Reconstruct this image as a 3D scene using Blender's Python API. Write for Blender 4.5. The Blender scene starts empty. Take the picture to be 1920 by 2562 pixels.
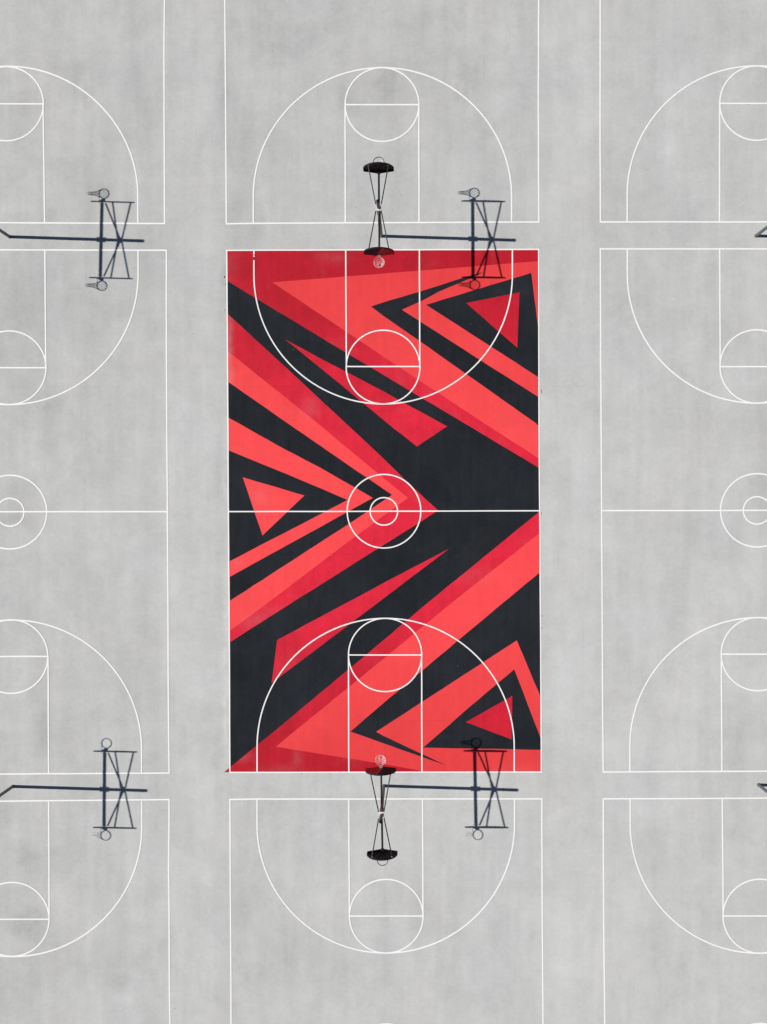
import bpy, bmesh, math, random
from mathutils import Vector, Matrix

# ------------------------------------------------------------------ units
S = 51.2                       # survey units per metre (plan of the courts)
def P(px, py):                 # survey plan -> metres on the ground
    return ((px - 960.0) / S, (1281.0 - py) / S)

scene = bpy.context.scene
COL = scene.collection

# ------------------------------------------------------------------ camera
H = 38.1
NX, NY = 1022.0, 1270.0
cam_d = bpy.data.cameras.new("camera")
cam = bpy.data.objects.new("camera", cam_d)
COL.objects.link(cam)
cx, cy = P(NX, NY)
cam.location = (cx, cy, H)
cam.rotation_euler = (0, 0, 0)
cam_d.sensor_fit = 'AUTO'
cam_d.sensor_width = 36.0
cam_d.lens = 36.0 * H / (2562.0 / S)
cam_d.shift_x = -(NX - 960.0) / 2562.0
cam_d.shift_y = -(1281.0 - NY) / 2562.0
cam_d.clip_start = 0.1
cam_d.clip_end = 5000.0
scene.camera = cam

# ------------------------------------------------------------------ light
SUN_VEC = Vector((1.496, -0.047, -1.0))          # direction the light travels
elev = math.atan2(1.0, math.hypot(1.496, 0.047))
azim = math.atan2(-SUN_VEC.x, -SUN_VEC.y)         # clockwise from +Y
world = bpy.data.worlds.new("World")
scene.world = world
world.use_nodes = True
wn = world.node_tree
bg = wn.nodes['Background']
sky = wn.nodes.new('ShaderNodeTexSky')
sky.sky_type = 'NISHITA'
sky.sun_disc = False
sky.sun_elevation = elev
sky.sun_rotation = azim
sky.air_density = 0.42
sky.dust_density = 0.3
sky.ozone_density = 1.0
wn.links.new(sky.outputs[0], bg.inputs[0])
bg.inputs[1].default_value = 0.05
sun_d = bpy.data.lights.new("sun", 'SUN')
sun_d.energy = 5.0
sun_d.angle = math.radians(0.45)
sun_d.color = (1.0, 0.965, 0.92)
sun = bpy.data.objects.new("sun", sun_d)
COL.objects.link(sun)
sun.location = (-60, 2, 45)
sun.rotation_euler = SUN_VEC.to_track_quat('-Z', 'Y').to_euler()
scene.view_settings.view_transform = 'Standard'
scene.view_settings.look = 'None'
scene.view_settings.gamma = 1.0
scene.view_settings.exposure = 0.32
scene.render.resolution_x = 767
scene.render.resolution_y = 1024

# ------------------------------------------------------------------ materials
class NT:
    def __init__(self, name):
        self.m = bpy.data.materials.new(name)
        self.m.use_nodes = True
        self.t = self.m.node_tree
        self.b = self.t.nodes['Principled BSDF']
        self.tc = self.t.nodes.new('ShaderNodeTexCoord')
    def n(self, kind, **kw):
        x = self.t.nodes.new(kind)
        for k, v in kw.items():
            setattr(x, k, v)
        return x
    def l(self, a, b):
        self.t.links.new(a, b)
    def coords(self, scale=(1, 1, 1), loc=(0, 0, 0)):
        mp = self.n('ShaderNodeMapping')
        mp.inputs['Scale'].default_value = scale
        mp.inputs['Location'].default_value = loc
        self.l(self.tc.outputs['Object'], mp.inputs[0])
        return mp.outputs[0]
    def noise(self, scale, detail=4, rough=0.55, stretch=(1, 1, 1), loc=(0, 0, 0), dist=0.0):
        x = self.n('ShaderNodeTexNoise')
        x.inputs['Scale'].default_value = scale
        x.inputs['Detail'].default_value = detail
        x.inputs['Roughness'].default_value = rough
        x.inputs['Distortion'].default_value = dist
        self.l(self.coords(stretch, loc), x.inputs['Vector'])
        return x.outputs['Fac']
    def ramp(self, fac, lo, hi, a=0.0, b=1.0):
        x = self.n('ShaderNodeMapRange')
        x.inputs['From Min'].default_value = lo
        x.inputs['From Max'].default_value = hi
        x.inputs['To Min'].default_value = a
        x.inputs['To Max'].default_value = b
        self.l(fac, x.inputs['Value'])
        return x.outputs[0]
    def math(self, op, a, b=None):
        x = self.n('ShaderNodeMath', operation=op)
        for i, v in enumerate((a, b)):
            if v is None: continue
            if isinstance(v, (int, float)): x.inputs[i].default_value = v
            else: self.l(v, x.inputs[i])
        return x.outputs[0]
    def mix(self, fac, a, b, blend='MIX'):
        x = self.n('ShaderNodeMix', data_type='RGBA', blend_type=blend)
        if isinstance(fac, (int, float)): x.inputs['Factor'].default_value = fac
        else: self.l(fac, x.inputs['Factor'])
        for k, v in ((6, a), (7, b)):
            if isinstance(v, tuple): x.inputs[k].default_value = (*v[:3], 1)
            else: self.l(v, x.inputs[k])
        return x.outputs[2]
    def scale_col(self, col, val):
        """colour multiplied by a scalar socket"""
        x = self.n('ShaderNodeVectorMath', operation='SCALE')
        self.l(col, x.inputs[0]) if not isinstance(col, tuple) else setattr(x.inputs[0], 'default_value', col)
        self.l(val, x.inputs['Scale'])
        return x.outputs[0]
    def voronoi_dots(self, scale, radius, loc=(0, 0, 0), keep=0.5, stretch=(1, 1, 1)):
        v = self.n('ShaderNodeTexVoronoi')
        v.inputs['Scale'].default_value = scale
        self.l(self.coords(stretch, loc), v.inputs['Vector'])
        d = self.ramp(v.outputs['Distance'], radius, radius * 0.45)
        sep = self.n('ShaderNodeSeparateColor')
        self.l(v.outputs['Color'], sep.inputs[0])
        k = self.math('GREATER_THAN', sep.outputs[0], 1 - keep)
        k = self.math('MULTIPLY', k, sep.outputs[1])
        return self.math('MULTIPLY', d, k)

def stains(t, spots, warp=0.9):
    """soft blots of the given plan position and size, broken up by noise"""
    sep = t.n('ShaderNodeSeparateXYZ')
    wn_ = t.n('ShaderNodeTexNoise'); wn_.inputs['Scale'].default_value = 0.9; wn_.inputs['Detail'].default_value = 4
    t.l(t.tc.outputs['Object'], wn_.inputs['Vector'])
    va = t.n('ShaderNodeVectorMath', operation='SUBTRACT'); va.inputs[1].default_value = (0.5, 0.5, 0.5)
    t.l(wn_.outputs['Color'], va.inputs[0])
    vb = t.n('ShaderNodeVectorMath', operation='SCALE'); vb.inputs['Scale'].default_value = warp
    t.l(va.outputs[0], vb.inputs[0])
    vc = t.n('ShaderNodeVectorMath', operation='ADD')
    t.l(t.tc.outputs['Object'], vc.inputs[0]); t.l(vb.outputs[0], vc.inputs[1])
    t.l(vc.outputs[0], sep.inputs[0])
    tot = None
    for px, py, rx, ry, amt in spots:
        x, y = P(px, py)
        dx = t.math('DIVIDE', t.math('SUBTRACT', sep.outputs[0], x), rx / S)
        dy = t.math('DIVIDE', t.math('SUBTRACT', sep.outputs[1], y), ry / S)
        d2 = t.math('ADD', t.math('MULTIPLY', dx, dx), t.math('MULTIPLY', dy, dy))
        e = t.math('MULTIPLY', t.math('POWER', 2.718, t.math('MULTIPLY', d2, -1.0)), amt)
        tot = e if tot is None else t.math('ADD', tot, e)
    brk = t.noise(1.6, 6, 0.7, loc=(7, 5, 0), dist=0.5)
    return t.math('MULTIPLY', tot, t.ramp(brk, 0.30, 0.68, 0.45, 1.9))

def joints(t, w=0.012):
    """hairline joints of the poured bays, 4.86 m by 8.16 m"""
    sep = t.n('ShaderNodeSeparateXYZ')
    t.l(t.tc.outputs['Object'], sep.inputs[0])
    tot = None
    for out, o, per in ((sep.outputs[0], 0.04, 4.863), (sep.outputs[1], -2.03, 8.164)):
        q = t.math('ADD', t.math('DIVIDE', t.math('SUBTRACT', out, o), per), 500.5)
        fr = t.math('MULTIPLY', t.math('ABSOLUTE', t.math('SUBTRACT', t.math('FRACT', q), 0.5)), per)
        ln = t.ramp(fr, w * 2.0, w * 0.6)
        tot = ln if tot is None else t.math('MAXIMUM', tot, ln)
    return t.math('MULTIPLY', tot, t.ramp(t.noise(0.8, 4, 0.7, loc=(2, 8, 0)), 0.35, 0.65, 0.25, 1.0))

def concrete_mat():
    t = NT("concrete")
    big = t.noise(0.085, 2, 0.5, loc=(3, 7, 0))
    med = t.noise(0.38, 4, 0.55, loc=(11, 2, 0), dist=0.4)
    med2 = t.noise(1.5, 5, 0.62, loc=(5, 22, 0), dist=0.3)
    st1 = t.noise(1.0, 3, 0.55, stretch=(1.1, 0.12, 1), loc=(1, 4, 0), dist=0.3)
    st2 = t.noise(1.0, 5, 0.6, stretch=(3.4, 0.35, 1), loc=(6, 4, 0), dist=0.25)
    fine = t.noise(6.0, 4, 0.7)
    grain = t.noise(32.0, 3, 0.75)
    v = t.ramp(big, 0.3, 0.7, -0.028, 0.028)
    for f, a in ((med, 0.075), (med2, 0.055), (st1, 0.060), (st2, 0.026), (fine, 0.060), (grain, 0.080)):
        v = t.math('ADD', v, t.ramp(f, 0.25, 0.75, -a, a))
    sm = t.noise(0.62, 5, 0.65, stretch=(1.0, 0.7, 1), loc=(31, 17, 0))
    v = t.math('SUBTRACT', v, t.ramp(sm, 0.60, 0.82, 0, 0.09))
    # the lanes between the courts are played on less and stay paler; a light falloff is painted into the colour, darker towards the upper left
    sep = t.n('ShaderNodeSeparateXYZ')
    t.l(t.tc.outputs['Object'], sep.inputs[0])
    wob = t.ramp(t.noise(0.5, 4, 0.6, loc=(2, 50, 0)), 0.3, 0.7, -0.5, 0.5)
    ll = t.math('ABSOLUTE', t.math('SUBTRACT', t.math('ABSOLUTE', t.math('ADD', sep.outputs[0], 0.05)), 9.15))
    v = t.math('ADD', v, t.ramp(t.math('ADD', ll, wob), 1.9, 0.7, 0.0, 0.040))
    painted_falloff = t.math('SUBTRACT', t.math('MULTIPLY', sep.outputs[0], 0.0018), t.math('MULTIPLY', sep.outputs[1], 0.0014))
    v = t.math('ADD', v, t.ramp(painted_falloff, -0.045, 0.045, -0.040, 0.040))
    v = t.math('SUBTRACT', v, stains(t, [(70, 2310, 55, 42, .12), (15, 2470, 60, 60, .08), (868, 250, 30, 34, .09), (1172, 190, 30, 60, .08), (965, 195, 60, 48, .08),
        (560, 240, 12, 100, .10), (128, 542, 18, 16, .13), (112, 1830, 22, 50, .10), (1842, 1862, 22, 55, .07), (608, 2285, 22, 50, .08),
        (588, 2380, 18, 46, .07), (1640, 2090, 50, 34, .05), (40, 1310, 60, 26, .06),
        (1900, 1200, 34, 50, .07), (560, 720, 8, 60, .08), (120, 1010, 80, 60, .05), (230, 180, 90, 60, .05), (700, 120, 90, 60, .05), (1060, 60, 70, 40, .05), (880, 420, 60, 50, .04), 
        (250, 470, 40, 30, .05), (60, 760, 60, 90, .05), (680, 340, 30, 70, .05), (1230, 330, 50, 40, .04), (100, 2150, 80, 40, .05), (300, 2440, 60, 50, .04),
        (445, 1130, 52, 140, -.07), (566, 1180, 7, 120, -.10), (568, 1520, 8, 150, -.12), (566, 1790, 8, 130, -.12), (490, 1680, 46, 110, -.04), 
        (1420, 1500, 40, 200, -.03), (1000, 1975, 200, 14, -.04)]))
    # pits, specks, scuffs
    v = t.math('SUBTRACT', v, t.math('MULTIPLY', t.voronoi_dots(1.0, 0.040, keep=0.45), 0.55))
    v = t.math('SUBTRACT', v, t.math('MULTIPLY', t.voronoi_dots(2.4, 0.075, loc=(4, 4, 0), keep=0.35), 0.26))
    v = t.math('SUBTRACT', v, t.math('MULTIPLY', t.voronoi_dots(0.9, 0.07, loc=(8, 1, 0), keep=0.4, stretch=(1, 3.5, 1)), 0.17))
    v = t.math('ADD', v, t.math('MULTIPLY', t.voronoi_dots(1.7, 0.06, loc=(1, 9, 0), keep=0.3), 0.10))
    v = t.math('SUBTRACT', v, t.math('MULTIPLY', joints(t), 0.055))
    val = t.math('ADD', v, 1.0)
    hue = t.noise(0.23, 3, 0.5, loc=(40, 3, 0))
    base = t.mix(t.ramp(hue, 0.35, 0.65), (0.474, 0.483, 0.477), (0.481, 0.484, 0.475))
    t.l(t.scale_col(base, val), t.b.inputs['Base Color'])
    t.b.inputs['Roughness'].default_value = 0.9
    t.b.inputs['Specular IOR Level'].default_value = 0.15
    bp = t.n('ShaderNodeBump')
    bp.inputs['Strength'].default_value = 0.10
    bp.inputs['Distance'].default_value = 0.004
    t.l(grain, bp.inputs['Height'])
    t.l(bp.outputs[0], t.b.inputs['Normal'])
    return t.m

def paint_mat(name, a, b, amp=0.06, wear=0.5, dust=(0.42, 0.40, 0.40), seed=0, chips=True, spec=0.12, ends=False):
    """court paint: two close tones worn into each other (ends: painted vignette instead), roller streaks, dust, chips"""
    t = NT(name)
    s = seed * 13.7
    big = t.noise(0.16, 4, 0.55, loc=(s, 3, 0), dist=0.5)
    med = t.noise(0.9, 5, 0.65, loc=(3, s, 0), dist=0.8)
    stre = t.noise(1.0, 4, 0.6, stretch=(4.0, 0.25, 1), loc=(s, s, 0))
    fine = t.noise(9.0, 4, 0.7, loc=(s, 1, 0))
    fac = t.ramp(big, 0.36, 0.64)
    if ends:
        # vignette painted into the colour: darker towards the two baselines
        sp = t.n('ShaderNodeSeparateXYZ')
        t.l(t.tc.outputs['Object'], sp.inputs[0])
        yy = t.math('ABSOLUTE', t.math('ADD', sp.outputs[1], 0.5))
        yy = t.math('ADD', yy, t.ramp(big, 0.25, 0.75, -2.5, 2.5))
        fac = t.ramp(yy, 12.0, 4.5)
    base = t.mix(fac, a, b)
    v = t.ramp(med, 0.25, 0.75, -amp, amp)
    v = t.math('ADD', v, t.ramp(stre, 0.25, 0.75, -amp * 0.7, amp * 0.7))
    v = t.math('ADD', v, t.ramp(fine, 0.25, 0.75, -amp * 0.8, amp * 0.8))
    col = t.scale_col(base, t.math('ADD', v, 1.0))
    du = t.noise(0.33, 6, 0.68, loc=(s + 20, 6, 0), dist=0.5)
    du2 = t.noise(14.0, 4, 0.8, loc=(s, 2, 0))
    dfac = t.math('MULTIPLY', t.ramp(du, 0.55, 0.82, 0, wear), t.ramp(du2, 0.3, 0.7, 0.3, 1))
    col = t.mix(dfac, col, dust)
    # worn and dusty places
    sp_ = stains(t, [(776, 1022, 20, 22, .16), (640, 1552, 34, 22, .14), (607, 1888, 22, 16, .16), (576, 880, 9, 100, .34), (572, 668, 22, 26, .10), (650, 1240, 30, 26, .13),
                     (700, 1930, 60, 12, .10), (1190, 1440, 60, 24, .07), (835, 640, 40, 16, .10), (1348, 1560, 12, 60, .06), (596, 1410, 18, 12, .14), (1150, 1180, 90, 60, .05),
                     (744, 1900, 12, 20, .14), (735, 1700, 40, 60, .05), (1300, 1925, 60, 14, .07)], 0.5)
    gr_ = t.noise(18.0, 4, 0.8, loc=(3, 3, 0))
    col = t.mix(t.math('MULTIPLY', sp_, t.ramp(gr_, 0.35, 0.65, 0.15, 0.8)), col, dust)
    jj = t.math('MULTIPLY', joints(t, 0.011), 0.13)
    col = t.scale_col(col, t.math('SUBTRACT', 1.0, jj))
    if chips:
        ch = t.voronoi_dots(1.5, 0.045, loc=(s, 0, 0), keep=0.22)
        col = t.mix(t.math('MULTIPLY', ch, 0.3), col, (0.55, 0.53, 0.53))
    t.l(col, t.b.inputs['Base Color'])
    t.b.inputs['Roughness'].default_value = 0.75
    t.b.inputs['Specular IOR Level'].default_value = spec
    return t.m

def line_mat():
    t = NT("white_line_paint")
    f = t.noise(3.0, 5, 0.7, loc=(2, 2, 0))
    g = t.noise(22.0, 3, 0.7)
    v = t.math('ADD', t.ramp(f, 0.25, 0.75, 0.93, 1.03), t.ramp(g, 0.3, 0.7, -0.05, 0.03))
    t.l(t.scale_col((0.84, 0.84, 0.825), v), t.b.inputs['Base Color'])
    t.b.inputs['Roughness'].default_value = 0.8
    t.b.inputs['Specular IOR Level'].default_value = 0.2
    return t.m

def metal_mat(name, col, rough=0.45, metallic=0.0, spec=0.5, amp=0.12, scale=14):
    t = NT(name)
    f = t.noise(scale, 5, 0.65)
    g = t.noise(2.0, 4, 0.6, loc=(5, 5, 5))
    v = t.math('ADD', t.ramp(f, 0.25, 0.75, 1 - amp, 1 + amp), t.ramp(g, 0.3, 0.7, -amp, amp))
    t.l(t.scale_col(col, v), t.b.inputs['Base Color'])
    t.l(t.ramp(f, 0.2, 0.8, rough - 0.08, rough + 0.12), t.b.inputs['Roughness'])
    t.b.inputs['Metallic'].default_value = metallic
    t.b.inputs['Specular IOR Level'].default_value = spec
    return t.m

M_CONC = concrete_mat()
M_LINE = line_mat()
M_DARK = paint_mat("charcoal_paint", (0.0140, 0.0165, 0.0200), (0.0185, 0.0212, 0.0262), 0.20, 0.30, dust=(0.050, 0.050, 0.052), seed=1, spec=0.05)
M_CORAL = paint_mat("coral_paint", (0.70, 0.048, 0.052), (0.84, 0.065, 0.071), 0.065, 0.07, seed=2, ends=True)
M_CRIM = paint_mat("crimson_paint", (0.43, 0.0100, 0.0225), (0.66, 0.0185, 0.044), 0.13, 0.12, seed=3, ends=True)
M_BLACK = metal_mat("black_steel", (0.0095, 0.0115, 0.0140), 0.6, 0.0, 0.12, 0.10, 5)
M_ROD = metal_mat("black_rod", (0.014, 0.016, 0.020), 0.38, 0.0, 0.4, 0.12)
M_POLE = metal_mat("dark_grey_steel", (0.080, 0.083, 0.088), 0.40, 0.1, 0.5, 0.12, 6)
M_GALV = metal_mat("galvanised_steel", (0.74, 0.74, 0.73), 0.5, 0.1, 0.5, 0.08)
M_RUST = metal_mat("weathered_bracket_steel", (0.22, 0.19, 0.16), 0.6, 0.2, 0.4, 0.2, 30)
M_REDSTEEL = metal_mat("red_enamel", (0.33, 0.008, 0.013), 0.5, 0.0, 0.25, 0.08)
M_RIMRED = metal_mat("faded_red_rim_enamel", (0.66, 0.17, 0.18), 0.4, 0.0, 0.5, 0.08)
M_RIMDARK = metal_mat("dark_rim_enamel", (0.045, 0.030, 0.028), 0.4, 0.0, 0.5, 0.15)
M_NET = metal_mat("white_nylon_cord", (0.84, 0.82, 0.82), 0.9, 0.0, 0.2, 0.06)

# ------------------------------------------------------------------ mesh helpers
def link_mesh(name, bm, mats, parent=None, smooth=False):
    me = bpy.data.meshes.new(name)
    bm.normal_update()
    bm.to_mesh(me)
    bm.free()
    for m in (mats if isinstance(mats, (list, tuple)) else [mats]):
        me.materials.append(m)
    if smooth:
        for p in me.polygons:
            p.use_smooth = True
        if hasattr(me, 'set_sharp_from_angle'):
            me.set_sharp_from_angle(angle=math.radians(38))
    o = bpy.data.objects.new(name, me)
    COL.objects.link(o)
    if parent is not None:
        o.parent = parent
    return o

def frame(d):
    d = d.normalized()
    up = Vector((0, 0, 1)) if abs(d.z) < 0.95 else Vector((1, 0, 0))
    a = d.cross(up).normalized()
    return a, a.cross(d).normalized()

def tube(bm, pts, r, seg=12, closed=False, cap=True):
    pts = [Vector(p) for p in pts]
    n = len(pts)
    rad = r if isinstance(r, (list, tuple)) else [r] * n
    rings = []
    for i, p in enumerate(pts):
        if closed:
            d = pts[(i + 1) % n] - pts[i - 1]
        else:
            d = pts[min(i + 1, n - 1)] - pts[max(i - 1, 0)]
        a, b = frame(d)
        rings.append([bm.verts.new(p + (a * math.cos(2 * math.pi * k / seg) + b * math.sin(2 * math.pi * k / seg)) * rad[i]) for k in range(seg)])
    for i in range(n if closed else n - 1):
        r0, r1 = rings[i], rings[(i + 1) % n]
        for k in range(seg):
            bm.faces.new((r0[k], r0[(k + 1) % seg], r1[(k + 1) % seg], r1[k]))
    if not closed and cap:
        bm.faces.new(list(reversed(rings[0])))
        bm.faces.new(rings[-1])

def box(bm, c, s, rot=None, bev=0.0):
    r = bmesh.ops.create_cube(bm, size=1.0)
    vs = r['verts']
    M = Matrix.Translation(c) @ (rot.to_4x4() if rot else Matrix.Identity(4)) @ Matrix.Diagonal((s[0], s[1], s[2], 1))
    bmesh.ops.transform(bm, matrix=M, verts=vs)
    if bev > 0:
        es = {e for v in vs for e in v.link_edges}
        bmesh.ops.bevel(bm, geom=list(es), offset=bev, segments=2, affect='EDGES')

# ------------------------------------------------------------------ ground
bm = bmesh.new()
G = 1500
vs = [bm.verts.new(v) for v in ((-G, -G, 0), (G, -G, 0), (G, G, 0), (-G, G, 0))]
bm.faces.new(vs)
g = link_mesh("ground", bm, M_CONC)
g['kind'] = 'structure'
g['label'] = "pale grey poured concrete slab under all the courts"

# ------------------------------------------------------------------ mural
ORG = {'A': (560, 610), 'B': (960, 610), 'C': (560, 1060), 'D': (960, 1060), 'E': (560, 1510), 'F': (960, 1510)}
def T(k, u, v):
    return (ORG[k][0] + u / 4.145, ORG[k][1] + v / 4.145)

bm = bmesh.new()
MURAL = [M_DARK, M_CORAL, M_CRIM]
rng = random.Random(5)
def poly(pts, mat, z):
    # hand-cut edges: subdivide and jitter a few millimetres
    out = []
    n = len(pts)
    for i in range(n):
        a = Vector(pts[i]).to_2d() if len(pts[i]) > 2 else Vector(pts[i])
        b = Vector(pts[(i + 1) % n])
        out.append(a)
        L = (b - a).length
        k = int(L / 22)
        nrm = Vector((-(b - a).y, (b - a).x)).normalized() if L > 0 else Vector((0, 0))
        for j in range(1, k):
            out.append(a.lerp(b, j / k) + nrm * rng.uniform(-0.35, 0.35))
    verts = [bm.verts.new((*P(p[0], p[1]), z)) for p in out]
    f = bm.faces.new(verts)
    f.normal_update()
    if f.normal.z < 0:
        f.normal_flip()
    f.material_index = mat

D_, CO, CR, DP = 0, 1, 2, 2
L0, L1, L2, L3 = 0.0010, 0.0018, 0.0028, 0.0036
# charcoal base field
poly([(568, 626.4), (958, 625.5), (1348.2, 624), (1350.8, 1278), (1354.8, 1931.2), (964, 1932), (575.7, 1932.4), (571.8, 1280)], D_, L0)
# deep red top band
poly([(568, 626.6), (1348, 624.2), (1350.2, 1171.3), T('D', 1612, 458), T('D', 845, 0), (960, 938.1), (870, 884.6), T('A', 42, 388)], CR, L1)
# coral sail
poly([T('A', 505, 400), (1349, 653.4), (1350, 1000), T('D', 1615, 362), T('D', 1050, 0), (960, 892.3), (863.5, 827.6)], CO, L2)
# charcoal bent arrow
poly([T('A', 1528, 650), (960, 756.4), (1049.3, 729.9), (1161.3, 694.4), (1190, 686.2), (1211, 680.2), (1196.6, 688.0),
      (1176.2, 697.1), (1099, 729.5), (1052.9, 754), T('B', 190, 684), (1201.2, 900.5), (1349, 994.2), (1349.8, 1068),
      (1341.2, 1058.7), (1165, 934.5), (1052.9, 854.9), (960, 790.5)], D_, L3)
# charcoal wedge and its red triangle
poly([T('B', 442, 632), T('B', 1532, 302), T('B', 1612, 940), T('B', 1612, 1387)], D_, L3)
poly([T('B', 858, 614), T('B', 1410, 503), T('B', 1388, 1077)], CR, L3 + 0.0004)
# left chevron
poly([(570.5, 785.6), (704.7, 909.2), (865.2, 1058.7), (960, 1147.3), (1030, 1216), T('D', 566, 898), T('D', 380, 1022), (960, 1363.5), (728.9, 1509), (576.2, 1606.4)], CR, L1)
poly([(571.2, 879.2), T('C', 980, 0), (947.2, 1185.5), T('D', 255, 770), (960, 1290.4), T('C', 1290, 1225), (669.8, 1508.9), (576.2, 1577.8)], CO, L2)
poly([(572, 956), (721.6, 1060), (861.6, 1156.5), (960, 1223.6), T('D', 88, 738), (960, 1252.5), T('C', 1290, 1045), (714.4, 1413.4), (575.9, 1503)], D_, L3)
poly([(572, 1045), T('C', 165, 0), T('C', 560, 225), T('C', 1000, 455), T('C', 1548, 770), T('C', 1320, 895), (575.6, 1443.3)], CO, L3 + 0.0004)
poly([(572.6, 1127), (716.8, 1185.5), T('C', 1285, 790), T('C', 1040, 920), (575.3, 1404)], D_, L3 + 0.0008)
poly([T('C', 198, 556), T('C', 838, 745), T('C', 403, 1160)], CO, L3 + 0.0012)
# red slivers
poly([T('A', 635, 990), (810.9, 901.4), T('A', 1285, 1335), (960, 979.1), (1011.9, 1008.1), T('D', 660, 28), T('D', 347, 237), (970.9, 1060), (849.5, 958.8)], CR, L1)
poly([T('D', 678, 1298), (960, 1458.6), T('C', 1270, 1860), T('E', 555, 378), T('E', 497, 825), T('E', 550, 785), (943.6, 1510), (960, 1497.2)], CR, L1)
# lower band
poly([(1350.6, 1279.5), (1069.8, 1508.7), (960, 1601.7), (800, 1735), (690, 1827), (561.0, 1931.6), (575, 1932.2), (1354.6, 1931.2), (1350.4, 1400)], CR, L1)
poly([(1350.2, 1334), (1130.1, 1508.7), (960, 1648), (690.3, 1868.3), (938.8, 1908.1), (1056.5, 1928.8), (1066, 1931.4), (1355, 1931.0)], CO, L2)
poly([(1350.8, 1432.3), (1258, 1508.9), (960, 1759), T('E', 1315, 1328), (960, 1859.8), (1119.5, 1916.2), (960, 1841), (941.2, 1830.9), (960, 1818.8),
      T('F', 1383, 382), (1353.4, 1745)], D_, L3)
poly([T('F', 1355, 682), (1353.3, 1847.5), (1353.5, 1876.0), T('F', 412, 1494), T('F', 840, 1118)], D_, L3 + 0.0004)
poly([T('F', 853, 1230), T('F', 1335, 958), T('F', 1328, 1410)], CR, L3 + 0.0008)
# spilt paint just outside the lines
def chip(px, py, w, h, mat):
    pts = []
    for k in range(7):
        a = 2 * math.pi * k / 7
        r = rng.uniform(0.7, 1.1)
        pts.append((px + math.cos(a) * w * r, py + math.sin(a) * h * r))
    verts = [bm.verts.new((*P(*p), 0.0008)) for p in pts]
    f = bm.faces.new(verts); f.normal_update()
    if f.normal.z < 0: f.normal_flip()
    f.material_index = mat
for c in ((1355.4, 979, 1.2, 6, DP), (1355, 966, 0.5, 1.2, D_), (562.5, 693, 1.8, 3.2, D_), (565, 711, 1.0, 2.2, D_), (988, 1935, 1.8, 0.9, DP),
          (1028, 1935, 1.4, 0.9, DP), (755, 1935.2, 2.4, 0.7, D_), (826, 1935, 3, 0.6, DP), (1356.8, 1541, 0.6, 3.0, D_), (1354.6, 1285, 0.7, 5, D_),
          (566.4, 1153, 0.9, 0.7, D_), (1356.8, 1572, 0.5, 4, D_), (563, 775, 0.7, 3, D_)):
    chip(*c)
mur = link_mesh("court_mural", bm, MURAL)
mur['kind'] = 'structure'
mur['label'] = "red, coral and charcoal angular shapes painted over the central court"

# ------------------------------------------------------------------ painted lines
LW = 3.35
class Lines:
    def __init__(self, w=3.6):
        self.w = w
        self.bm = bmesh.new()
        self.z = 0.0058
    def stroke(self, pts, closed=False, w=None):
        w = w or self.w
        pts = [Vector(p) for p in pts]
        n = len(pts)
        ring = []
        for i, p in enumerate(pts):
            if closed:
                d0 = (pts[i] - pts[i - 1]).normalized(); d1 = (pts[(i + 1) % n] - pts[i]).normalized()
            else:
                d1 = (pts[min(i + 1, n - 1)] - pts[i]); d0 = (pts[i] - pts[max(i - 1, 0)])
                d0 = d0.normalized() if d0.length else d1.normalized()
                d1 = d1.normalized() if d1.length else d0
            t = (d0 + d1).normalized()
            nn = Vector((-t.y, t.x))
            k = 1.0 / max(0.5, nn.dot(Vector((-d1.y, d1.x))))
            ww = w * rng.uniform(0.96, 1.04)
            a = p + nn * ww / 2 * k; b = p - nn * ww / 2 * k
            ring.append((self.bm.verts.new((*P(*a), self.z)), self.bm.verts.new((*P(*b), self.z))))
        for i in range(n if closed else n - 1):
            a, b = ring[i], ring[(i + 1) % n]
            f = self.bm.faces.new((a[0], a[1], b[1], b[0]))
            f.normal_update()
            if f.normal.z < 0: f.normal_flip()
        self.z += 0.00015
    def wobbly(self, pts, w=None):
        out = []
        for i in range(len(pts) - 1):
            a, b = Vector(pts[i]), Vector(pts[i + 1])
            k = max(1, int((b - a).length / 60))
            for j in range(k):
                off = 0.0 if (i == 0 and j == 0) else rng.uniform(-0.22, 0.22)
                nrm = Vector((-(b - a).y, (b - a).x)).normalized()
                out.append(a.lerp(b, j / k) + nrm * off)
        out.append(Vector(pts[-1]))
        self.stroke(out, w=w)
    def circle(self, c, r, n=96):
        self.stroke([(c[0] + r * math.cos(2 * math.pi * k / n), c[1] + r * math.sin(2 * math.pi * k / n)) for k in range(n)], closed=True)
    def arc3(self, c, R, xl, xr, ybase, up, gaps=None):
        """three-point line: side stubs and a half circle; up=+1 opens towards smaller y"""
        n = 72
        pts = []
        sgn = -1 if up else 1
        for k in range(n + 1):
            a = math.pi * k / n
            x = c[0] - R * math.cos(a)
            y = c[1] + sgn * R * math.sin(a)
            e = abs(math.cos(a)) ** 6
            x += e * ((xl - (c[0] - R)) if k < n / 2 else (xr - (c[0] + R)))
            pts.append((x, y))
        if gaps:
            self.stroke([(xl, ybase), (xl, gaps[0])])
            self.stroke([(xl, gaps[1]), (xl, gaps[2])])
            pts = [(xl, gaps[3])] + pts + [(xr, ybase)]
        else:
            pts = [(xl, ybase)] + pts + [(xr, ybase)]
        self.stroke(pts)
    def finish(self, label):
        o = link_mesh("court_lines", self.bm, M_LINE)
        o['kind'] = 'structure'
        o['label'] = label
        return o

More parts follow.
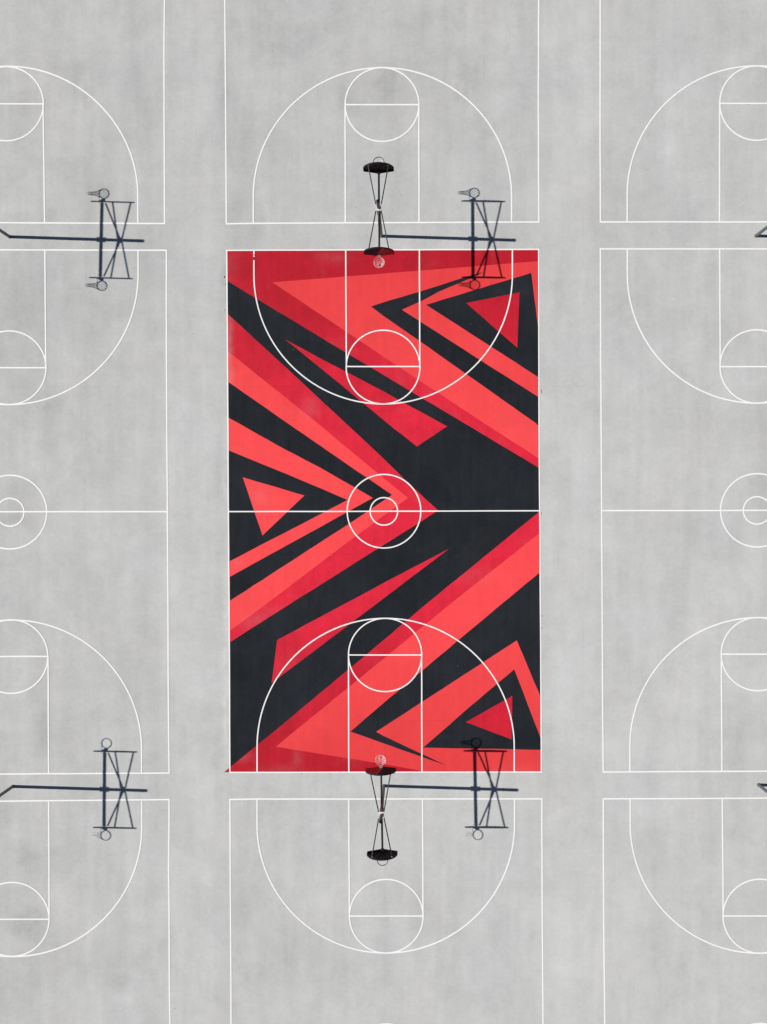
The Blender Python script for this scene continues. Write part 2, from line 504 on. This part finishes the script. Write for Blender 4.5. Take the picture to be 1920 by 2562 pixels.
def half(L, up, base, side3, arc_c, R, keyb, keyf, fty, ft_c, ftr, gaps=None):
    """one end of a court.  base: two points of the baseline; keyb/keyf: key x at baseline / at free throw line"""
    (x0, y0), (x1, y1) = base
    yb = lambda x: y0 + (y1 - y0) * (x - x0) / (x1 - x0)
    L.arc3(arc_c, R, side3[0], side3[1], yb(arc_c[0]), up, gaps)
    for i in (0, 1):
        L.wobbly([(keyb[i], yb(keyb[i])), (keyf[i], fty)])
    L.wobbly([(keyf[0], fty), (keyf[1], fty)])
    L.circle(ft_c, ftr)

def outline(L, pts):
    q = LW / 2
    for i in range(4):
        seg = pts[i]
        a, b = Vector(seg[0]), Vector(seg[-1])
        d = (b - a).normalized() * q
        s = [tuple(a - d)] + list(seg[1:-1]) + [tuple(b + d)]
        L.wobbly(s)

# central court
L = Lines(3.15)
outline(L, [[(567.7, 626.5), (636, 626.0), (1348.2, 623.9)],
            [(1348.2, 623.9), (1349.2, 1058), (1350.8, 1278), (1352.5, 1510), (1355.0, 1931.5)],
            [(1355.0, 1931.5), (575.7, 1932.4)],
            [(575.7, 1932.4), (573.6, 1509), (571.9, 1280), (570.6, 1060), (567.7, 626.5)]])
L.wobbly([(572, 1280.0), (961, 1279.2), (1350.6, 1277.9)])
L.circle((961.2, 1279), 92.1); L.circle((961, 1279.4), 34.4)
half(L, False, ((568, 626.4), (1348, 623.9)), (635.7, 1282.4), (959, 687.4), 323.3, (865.4, 1049.7), (867.2, 1050.9), 917.0, (958.9, 918.5), 92.2,
     gaps=(637.0, 639.2, 642.6, 651.2))
half(L, True, ((575.7, 1932.4), (1355, 1931.5)), (643.7, 1287.0), (965, 1868.9), 322.0, (873.2, 1056.0), (872.4, 1055.2), 1638.6, (964, 1638.6), 91.6)
L.finish("white basketball markings of the painted central court")
# top middle
L = Lines()
outline(L, [[(566.9, 560.0), (634, 558.8), (1348.5, 555.4)], [(1348.5, 555.4), (1347.4, 260), (1348.2, 0), (1346, -751)],
            [(1346, -751), (558, -749)], [(558, -749), (562.9, 0), (564.9, 260), (566.9, 560.0)]])
L.wobbly([(560.5, -96), (1347, -97)]); L.circle((952, -96), 92)
L.circle((952, -96), 34.4)
half(L, True, ((634, 558.8), (1348.5, 555.4)), (634.2, 1280.6), (957.2, 492.6), 323.2, (864.6, 1048.9), (864.0, 1048.5), 262.0, (956.4, 261.7), 92.2)
L.finish("white basketball markings of the grey court above the painted one")
# bottom middle
L = Lines()
outline(L, [[(575.6, 2000.2), (643, 1999.0), (1356.1, 1998.6)], [(1356.1, 1998.6), (1356.6, 2180), (1359, 2562), (1362, 3307)],
            [(1362, 3307), (582, 3309)], [(582, 3309), (578.8, 2562), (577.9, 2400), (575.6, 2000.2)]])
L.wobbly([(579, 2654), (1359.5, 2652)]); L.circle((968, 2653.6), 92); L.circle((968, 2653.6), 34.4)
half(L, False, ((643, 1999.0), (1356.1, 1998.6)), (643.6, 1288.0), (965.8, 2061.6), 322.5, (873.2, 1057.9), (874.8, 1059.0), 2291.7, (967, 2292), 92.2)
L.finish("white basketball markings of the grey court below the painted one")
# left column
L = Lines()
outline(L, [[(-368, 555.5), (0, 557.3), (412.3, 559.3)], [(412.3, 559.3), (410.6, 145), (412, 0), (410, -751)],
            [(410, -751), (-372, -751)], [(-372, -751), (-368, 555.5)]])
L.wobbly([(-370, -97), (411, -97)]); L.circle((16, -97), 92); L.circle((16, -97), 34.4)
half(L, True, ((0, 557.3), (412.3, 559.3)), (-303, 345.4), (19.5, 489.4), 323.4, (-72, 112.3), (-76, 108.3), 260.0, (16.2, 259.7), 92.8)
L.finish("white basketball markings of the top left grey court")
L = Lines()
outline(L, [[(-364, 625.4), (0, 625.4), (416.9, 626.2)], [(416.9, 626.2), (417, 900), (418, 1075), (419.4, 1300), (421.5, 1710), (423.6, 1933.9)],
            [(423.6, 1933.9), (0, 1936.4), (-356, 1938)], [(-356, 1938), (-361, 1280), (-364, 625.4)]])
L.wobbly([(-361, 1280.2), (419, 1280.2)]); L.circle((25.4, 1281.2), 92.2); L.circle((25.6, 1281.6), 34.8)
half(L, False, ((0, 625.4), (416.9, 626.2)), (-300, 346.0), (22.8, 689.0), 323.3, (-71, 112.9), (-69, 115.4), 920.0, (23.7, 920.1), 92.1)
half(L, True, ((0, 1936.4), (423.6, 1933.9)), (-292, 354.8), (31.4, 1874.4), 323.2, (-62, 122.5), (-64, 120.8), 1642.2, (28.4, 1642.6), 92.0)
L.finish("white basketball markings of the grey court left of the painted one")
L = Lines()
outline(L, [[(-356, 2006), (0, 2004.4), (423.6, 2000.2)], [(423.6, 2000.2), (422.7, 2182), (424.1, 2414), (425.6, 2562), (430, 3307)],
            [(430, 3307), (-352, 3309)], [(-352, 3309), (-356, 2006)]])
L.wobbly([(-354, 2660), (426, 2657)]); L.circle((36, 2659), 92); L.circle((36, 2659), 34.4)
half(L, False, ((0, 2004.4), (423.6, 2000.2)), (-291, 355.2), (32.2, 2070), 323.2, (-62, 122.5), (-60, 123.4), 2299.6, (31, 2299.8), 92.4)
L.finish("white basketball markings of the bottom left grey court")
# right column
L = Lines()
outline(L, [[(1502.6, 555.3), (2284, 555.0)], [(2284, 555.0), (2282, -751)], [(2282, -751), (1500, -751)], [(1500, -751), (1502.2, 0), (1501.7, 300), (1502.6, 555.3)]])
L.wobbly([(1501, -98), (2283, -98)]); L.circle((1892, -98), 92); L.circle((1892, -98), 34.4)
half(L, True, ((1502.6, 555.3), (2284, 555.0)), (1569.6, 2216), (1892.8, 488.4), 323.4, (1800.5, 1986), (1801.2, 1986.6), 258.7, (1894.3, 258.3), 93.0)
L.finish("white basketball markings of the top right grey court")
L = Lines()
outline(L, [[(1502.6, 622.8), (2284, 622.8)], [(2284, 622.8), (2290, 1927)], [(2290, 1927), (1920, 1929.2), (1509.5, 1931.4)],
            [(1509.5, 1931.4), (1508.6, 1800), (1505.7, 1280), (1503.4, 900), (1502.6, 622.8)]])
L.wobbly([(1505.6, 1277.5), (2287, 1276.5)]); L.circle((1895.2, 1276.8), 91.7); L.circle((1894.6, 1277), 34.3)
half(L, False, ((1502.6, 622.8), (2284, 622.8)), (1570.1, 2216), (1893, 685.4), 323.2, (1801, 1985), (1802.4, 1985), 917.4, (1893.7, 917.0), 91.8)
half(L, True, ((1509.5, 1931.4), (1920, 1929.2)), (1576.4, 2221), (1898.4, 1867.6), 322.6, (1806.4, 1990), (1805.2, 1988), 1636.4, (1896.6, 1636.4), 91.6)
L.finish("white basketball markings of the grey court right of the painted one")
L = Lines()
outline(L, [[(1510, 1998.6), (1920, 1996.7), (2290, 1995)], [(2290, 1995), (2296, 3307)], [(2296, 3307), (1518, 3307)],
            [(1518, 3307), (1513.8, 2562), (1511.5, 2356), (1510.3, 2182), (1510, 1998.6)]])
L.wobbly([(1514, 2652), (2293, 2651)]); L.circle((1904, 2652), 92); L.circle((1904, 2652), 34.4)
half(L, False, ((1510, 1998.6), (1920, 1996.7)), (1577.2, 2222), (1900, 2061.6), 323.0, (1807.7, 1992), (1809.6, 1993), 2291.4, (1902, 2292), 92.5)
L.finish("white basketball markings of the bottom right grey court")

# ------------------------------------------------------------------ double hoop stands
POLE_H, POLE_R = 4.34, 0.076
BY, RY = 1.872, 2.252            # board plane, rim centre from the pole
ARM_Z, CL_Z, RIM_Z = 2.99, 3.60, 3.05

def board_outline():
    """fan shaped board in (x, z), counter-clockwise seen from the front"""
    w, z0, z1, zt, zb = 0.685, 3.075, 3.375, 3.905, 2.855
    pts = [(-w * 0.95, z0 - 0.018), (-0.43, 2.985), (-0.08, zb), (0.08, zb), (0.43, 2.985), (w * 0.95, z0 - 0.018), (w * 0.99, z0 + 0.012), (w, z0 + 0.05), (w, z1)]
    # top arc through (w,z1),(0,zt),(-w,z1)
    s = zt - z1
    R = (w * w + s * s) / (2 * s)
    zc = zt - R
    a0 = math.atan2(z1 - zc, w)
    n = 22
    for k in range(1, n):
        a = a0 + (math.pi - 2 * a0) * k / n
        pts.append((R * math.cos(a), zc + R * math.sin(a)))
    pts += [(-w, z1), (-w, z0 + 0.05), (-w * 0.99, z0 + 0.012)]
    return pts

def make_board(sg, parent, two_tone):
    """sg = +1 board on the +y side (front faces +y)"""
    bm = bmesh.new()
    out = board_outline()
    yf = sg * (BY + 0.022); yb = sg * (BY - 0.040)
    yr = sg * (BY + 0.014)
    vf = [bm.verts.new((x, yf, z)) for x, z in out]
    vb = [bm.verts.new((x, yb, z)) for x, z in out]
    n = len(out)
    front = bm.faces.new(vf)
    cx0, cz0 = 0.0, 3.36
    # inset lip at the back: dished steel pan
    vi = [bm.verts.new((cx0 + (x - cx0) * 0.955, yb, cz0 + (z - cz0) * 0.945)) for x, z in out]
    vd = [bm.verts.new((cx0 + (x - cx0) * 0.95, yr, cz0 + (z - cz0) * 0.94)) for x, z in out]
    for i in range(n):
        j = (i + 1) % n
        bm.faces.new((vf[i], vf[j], vb[j], vb[i]))
        bm.faces.new((vb[i], vb[j], vi[j], vi[i]))
        bm.faces.new((vi[i], vi[j], vd[j], vd[i]))
    bm.faces.new(vd)
    if two_tone:
        # split across the board: top right of centre to bottom left of centre (seen from the front)
        # seen from the front, viewer's right is  x = -sg
        s = -sg
        p0 = Vector((s * 0.13, 0, 3.9)); p1 = Vector((s * -0.15, 0, 2.83))
        d = (p1 - p0).normalized()
        nrm = Vector((d.z, 0, -d.x))
        geom = bm.verts[:] + bm.edges[:] + bm.faces[:]
        bmesh.ops.bisect_plane(bm, geom=geom, plane_co=p0, plane_no=nrm)
        if nrm.x * s < 0: nrm = -nrm
        for f in bm.faces:
            c = f.calc_center_median()
            fr = abs(c.y) > BY - 0.042 and not (abs(abs(c.y) - (BY + 0.014)) < 0.003)
            inner = abs(abs(c.y) - (BY - 0.013)) < 0.004
            if fr and not inner and (c - p0).dot(nrm) > 0:
                f.material_index = 1
    bmesh.ops.recalc_face_normals(bm, faces=bm.faces)
    b = link_mesh("backboard", bm, [M_BLACK, M_REDSTEEL], parent)
    if two_tone:
        b['label'] = "fan-shaped backboard painted black and dark red"
    # stiffening ribs radiating from the arm flange
    bm = bmesh.new()
    yy = sg * (BY - 0.004)
    for a, l in ((18, 0.60), (48, 0.80), (75, 0.90), (105, 0.90), (132, 0.80), (162, 0.60)):
        d = Vector((math.cos(math.radians(a)), 0, math.sin(math.radians(a))))
        c = Vector((0, yy, 2.95)) + d * (0.08 + l / 2)
        box(bm, c, (l, 0.020, 0.009), Matrix.Rotation(-math.radians(a), 3, 'Y'))
    link_mesh("stiffening_ribs", bm, M_BLACK, b)
    # plates the two upper braces bolt to
    for s in (-1, 1):
        bm = bmesh.new()
        box(bm, (s * 0.44, sg * (BY - 0.012), 3.63), (0.10, 0.014, 0.06), bev=0.003)
        box(bm, (s * 0.44, sg * (BY - 0.034), 3.63), (0.03, 0.032, 0.04), bev=0.003)
        link_mesh("mounting_plate", bm, M_GALV, b)
    return b

def make_net(sg, parent, kind):
    """kind: full, torn, scraps"""
    r = random.Random(hash((round(sg), kind)) % 97 if False else (3 if sg > 0 else 8) + len(kind))
    bm = bmesh.new()
    N = 12
    rc = 0.0045
    levels = [(0.0, 0.226), (-0.07, 0.205), (-0.14, 0.160), (-0.21, 0.120), (-0.28, 0.098), (-0.35, 0.085), (-0.42, 0.078), (-0.48, 0.080)]
    swayx, swayy = r.uniform(-0.015, 0.015), r.uniform(-0.02, 0.02)
    def pt(l, k):
        z, rad = levels[l]
        a = 2 * math.pi * (k + (0.5 if l % 2 else 0)) / N
        q = -z / 0.48
        return Vector((rad * math.cos(a) + swayx * q, sg * RY + rad * math.sin(a) + swayy * q + r.uniform(-0.004, 0.004) * q, RIM_Z + z - 0.012))
    grid = [[pt(l, k) for k in range(N)] for l in range(len(levels))]
    if kind == 'full':
        for l in range(len(levels) - 1):
            for k in range(N):
                a = grid[l][k]
                nb = (k, k - 1) if l % 2 == 0 else (k, (k + 1) % N)
                for q in nb:
                    tube(bm, [a, grid[l + 1][q % N]], rc, 5, cap=False)
    else:
        if kind == 'torn':
            lo, hi, depth = 4, 9, 3
        else:
            lo, hi, depth = 5, 7, 1
        for l in range(depth):
            for k in range(lo, hi):
                if r.random() < 0.15: continue
                a = grid[l][k]
                nb = (k, k - 1) if l % 2 == 0 else (k, (k + 1) % N)
                for q in nb:
                    b_ = grid[l + 1][q % N].copy()
                    tube(bm, [a, (a + b_) / 2 + Vector((r.uniform(-.01, .01), r.uniform(-.01, .01), 0)), b_], rc, 5, cap=False)
        # loose ends
        for k in range(4 if kind == 'torn' else 3):
            a = grid[depth][lo + k if kind == 'torn' else lo + k % 2]
            e = a + Vector((r.uniform(-.08, .05), r.uniform(-.07, .07), -r.uniform(.10, .22)))
            tube(bm, [a, (a + e) / 2 + Vector((r.uniform(-.02, .02), .02, 0)), e], rc, 5)
    return link_mesh("net", bm, M_NET, parent)

def make_rim(sg, parent, mat, net):
    bm = bmesh.new()
    n = 40
    tube(bm, [(0.2385 * math.cos(2 * math.pi * k / n), sg * RY + 0.2385 * math.sin(2 * math.pi * k / n), RIM_Z) for k in range(n)], 0.017, 10, closed=True)
    # net hooks under the ring
    for k in range(12):
        a = 2 * math.pi * k / 12
        c = Vector((0.2385 * math.cos(a), sg * RY + 0.2385 * math.sin(a), RIM_Z - 0.016))
        box(bm, c, (0.012, 0.012, 0.018))
    # stays from the ring's sides back to the bracket
    for s in (-1, 1):
        tube(bm, [(s * 0.222, sg * (RY - 0.085), RIM_Z - 0.006), (s * 0.16, sg * (RY - 0.22), RIM_Z - 0.06), (s * 0.06, sg * (BY + 0.03), RIM_Z - 0.115)], 0.0065, 6)
    rim = link_mesh("rim", bm, mat, parent, smooth=True)
    bm = bmesh.new()
    y0, y1 = BY + 0.022, RY - 0.236
    box(bm, (0, sg * (y0 + y1) / 2, RIM_Z + 0.002), (0.135, y1 - y0, 0.010), bev=0.002)
    box(bm, (0, sg * (BY + 0.028), RIM_Z - 0.062), (0.135, 0.010, 0.15), bev=0.002)
    for s in (-1, 1):
        for z in (-0.03, -0.10):
            tube(bm, [(s * 0.045, sg * (BY + 0.030), RIM_Z + z), (s * 0.045, sg * (BY + 0.046), RIM_Z + z)], 0.011, 6)
        bmv = [bm.verts.new(v) for v in ((s * 0.06, sg * (BY + 0.033), RIM_Z - 0.004), (s * 0.06, sg * y1, RIM_Z - 0.004), (s * 0.06, sg * (BY + 0.033), RIM_Z - 0.12))]
        bmv2 = [bm.verts.new(v.co + Vector((-s * 0.006, 0, 0))) for v in bmv]
        bm.faces.new(bmv); bm.faces.new(bmv2)
        for i in range(3):
            bm.faces.new((bmv[i], bmv[(i + 1) % 3], bmv2[(i + 1) % 3], bmv2[i]))
    bmesh.ops.recalc_face_normals(bm, faces=bm.faces)
    link_mesh("rim_bracket", bm, M_RUST, rim)
    if net:
        make_net(sg, rim, net)
    return rim

def make_stand(loc, rot, label, group, cfg):
    """cfg: {+1:(two_tone, rim material, net), -1:(...)}"""
    root = bpy.data.objects.new("double_basketball_hoop", None)
    COL.objects.link(root)
    root.empty_display_size = 0.3
    root.location = (*P(*loc), 0.0)
    root.rotation_euler = (0, 0, rot)
    root['label'] = label
    root['category'] = "basketball hoop"
    root['group'] = group
    # pole with base collar
    bm = bmesh.new()
    prof = [(0.0, POLE_R + 0.012), (0.02, POLE_R + 0.012), (0.028, POLE_R), (1.5, POLE_R), (3.0, POLE_R), (POLE_H, POLE_R)]
    tube(bm, [(0, 0, z) for z, _ in prof], [r for _, r in prof], 28)
    pole = link_mesh("pole", bm, M_POLE, root, smooth=True)
    bm = bmesh.new()
    tube(bm, [(0, 0, POLE_H + 0.002), (0, 0, POLE_H + 0.010), (0, 0, POLE_H + 0.026), (0, 0, POLE_H + 0.034)],
         [POLE_R + 0.006, POLE_R + 0.006, POLE_R * 0.85, POLE_R * 0.4], 28)
    link_mesh("pole_cap", bm, M_BLACK, pole, smooth=True)
    # clamp that holds the arms: bands above and below, plates front and back
    for z in (ARM_Z - 0.095, ARM_Z + 0.095):
        bm = bmesh.new()
        tube(bm, [(0, 0, z - 0.03), (0, 0, z + 0.03)], POLE_R + 0.013, 24)
        for s in (-1, 1):
            box(bm, (0, s * (POLE_R + 0.026), z), (0.13, 0.022, 0.05), bev=0.003)
            for q in (-1, 1):
                tube(bm, [(q * 0.052, s * (POLE_R + 0.03), z), (q * 0.052, s * (POLE_R + 0.052), z)], 0.011, 6)
        link_mesh("arm_clamp", bm, M_ROD, root, smooth=True)
    # clamp the braces hang from
    bm = bmesh.new()
    tube(bm, [(0, 0, CL_Z - 0.045), (0, 0, CL_Z + 0.045)], POLE_R + 0.020, 24)
    for s in (-1, 1):
        box(bm, (0, s * 0.118, CL_Z), (0.275, 0.034, 0.055), bev=0.003)
        box(bm, (0, s * 0.098, CL_Z), (0.12, 0.024, 0.07), bev=0.004)
        for q in (-1, 1):
            tube(bm, [(q * 0.105, -0.135, CL_Z), (q * 0.105, 0.135, CL_Z)], 0.011, 8)
            tube(bm, [(q * 0.128, s * 0.115, CL_Z), (q * 0.150, s * 0.115, CL_Z)], 0.009, 6)
    link_mesh("brace_clamp", bm, M_GALV, root, smooth=True)
    for sg in (1, -1):
        two, rmat, net = cfg[sg]
        bm = bmesh.new()
        tube(bm, [(0, sg * (POLE_R + 0.002), ARM_Z), (0, sg * 0.8, ARM_Z), (0, sg * (BY - 0.11), ARM_Z)], 0.047, 18)
        box(bm, (0, sg * (BY - 0.10), ARM_Z + 0.03), (0.15, 0.020, 0.16), bev=0.003)
        tube(bm, [(0, sg * (BY - 0.092), ARM_Z), (0, sg * (BY - 0.008), ARM_Z)], 0.034, 14)
        link_mesh("arm", bm, M_ROD, root, smooth=True)
        # two upper braces to the board, one lower brace to the arm flange
        for s in (-1, 1):
            bm = bmesh.new()
            a = Vector((s * 0.118, sg * 0.132, CL_Z)); b = Vector((s * 0.44, sg * (BY - 0.05), 3.63))
            tube(bm, [a, a.lerp(b, 0.5), b], 0.0255, 10)
            link_mesh("brace_rod", bm, M_ROD, root, smooth=True)
        bm = bmesh.new()
        tube(bm, [(0, sg * 0.130, CL_Z - 0.012), (0, sg * (BY - 0.115), ARM_Z + 0.125)], 0.0255, 10)
        link_mesh("brace_rod", bm, M_ROD, root, smooth=True)
        make_board(sg, root, two)
        make_rim(sg, root, rmat, net)
    return root

GR = "double hoop stands between the courts"
make_stand((954.6, 590.6), 0.0060, "double hoop stand at the mural's top edge, one board over the red paint", GR,
           {1: (False, M_RIMDARK, 'full'), -1: (True, M_RIMRED, 'full')})
make_stand((960.8, 1966.2), 0.0170, "double hoop stand at the mural's bottom edge, its rim over grey concrete without a net", GR,
           {1: (True, M_RIMRED, 'full'), -1: (False, M_RIMDARK, 'scraps')})
make_stand((24.6, 592.4), -0.023, "upper left double hoop stand, nearly out of frame, its shadow showing two long nets", GR,
           {1: (False, M_RIMDARK, 'full'), -1: (False, M_RIMDARK, 'full')})
make_stand((32.6, 1967.6), -0.008, "lower left double hoop stand, nearly out of frame, its shadow showing no full net", GR,
           {1: (False, M_RIMDARK, None), -1: (False, M_RIMDARK, 'torn')})
make_stand((1892.0, 590.0), 0.0, "upper right double hoop stand, only the foot of its grey pole in view", GR,
           {1: (False, M_RIMDARK, 'full'), -1: (False, M_RIMDARK, 'full')})
make_stand((1898.5, 1963.8), 0.0, "lower right double hoop stand, only the foot of its grey pole in view", GR,
           {1: (False, M_RIMDARK, 'full'), -1: (False, M_RIMDARK, 'full')})
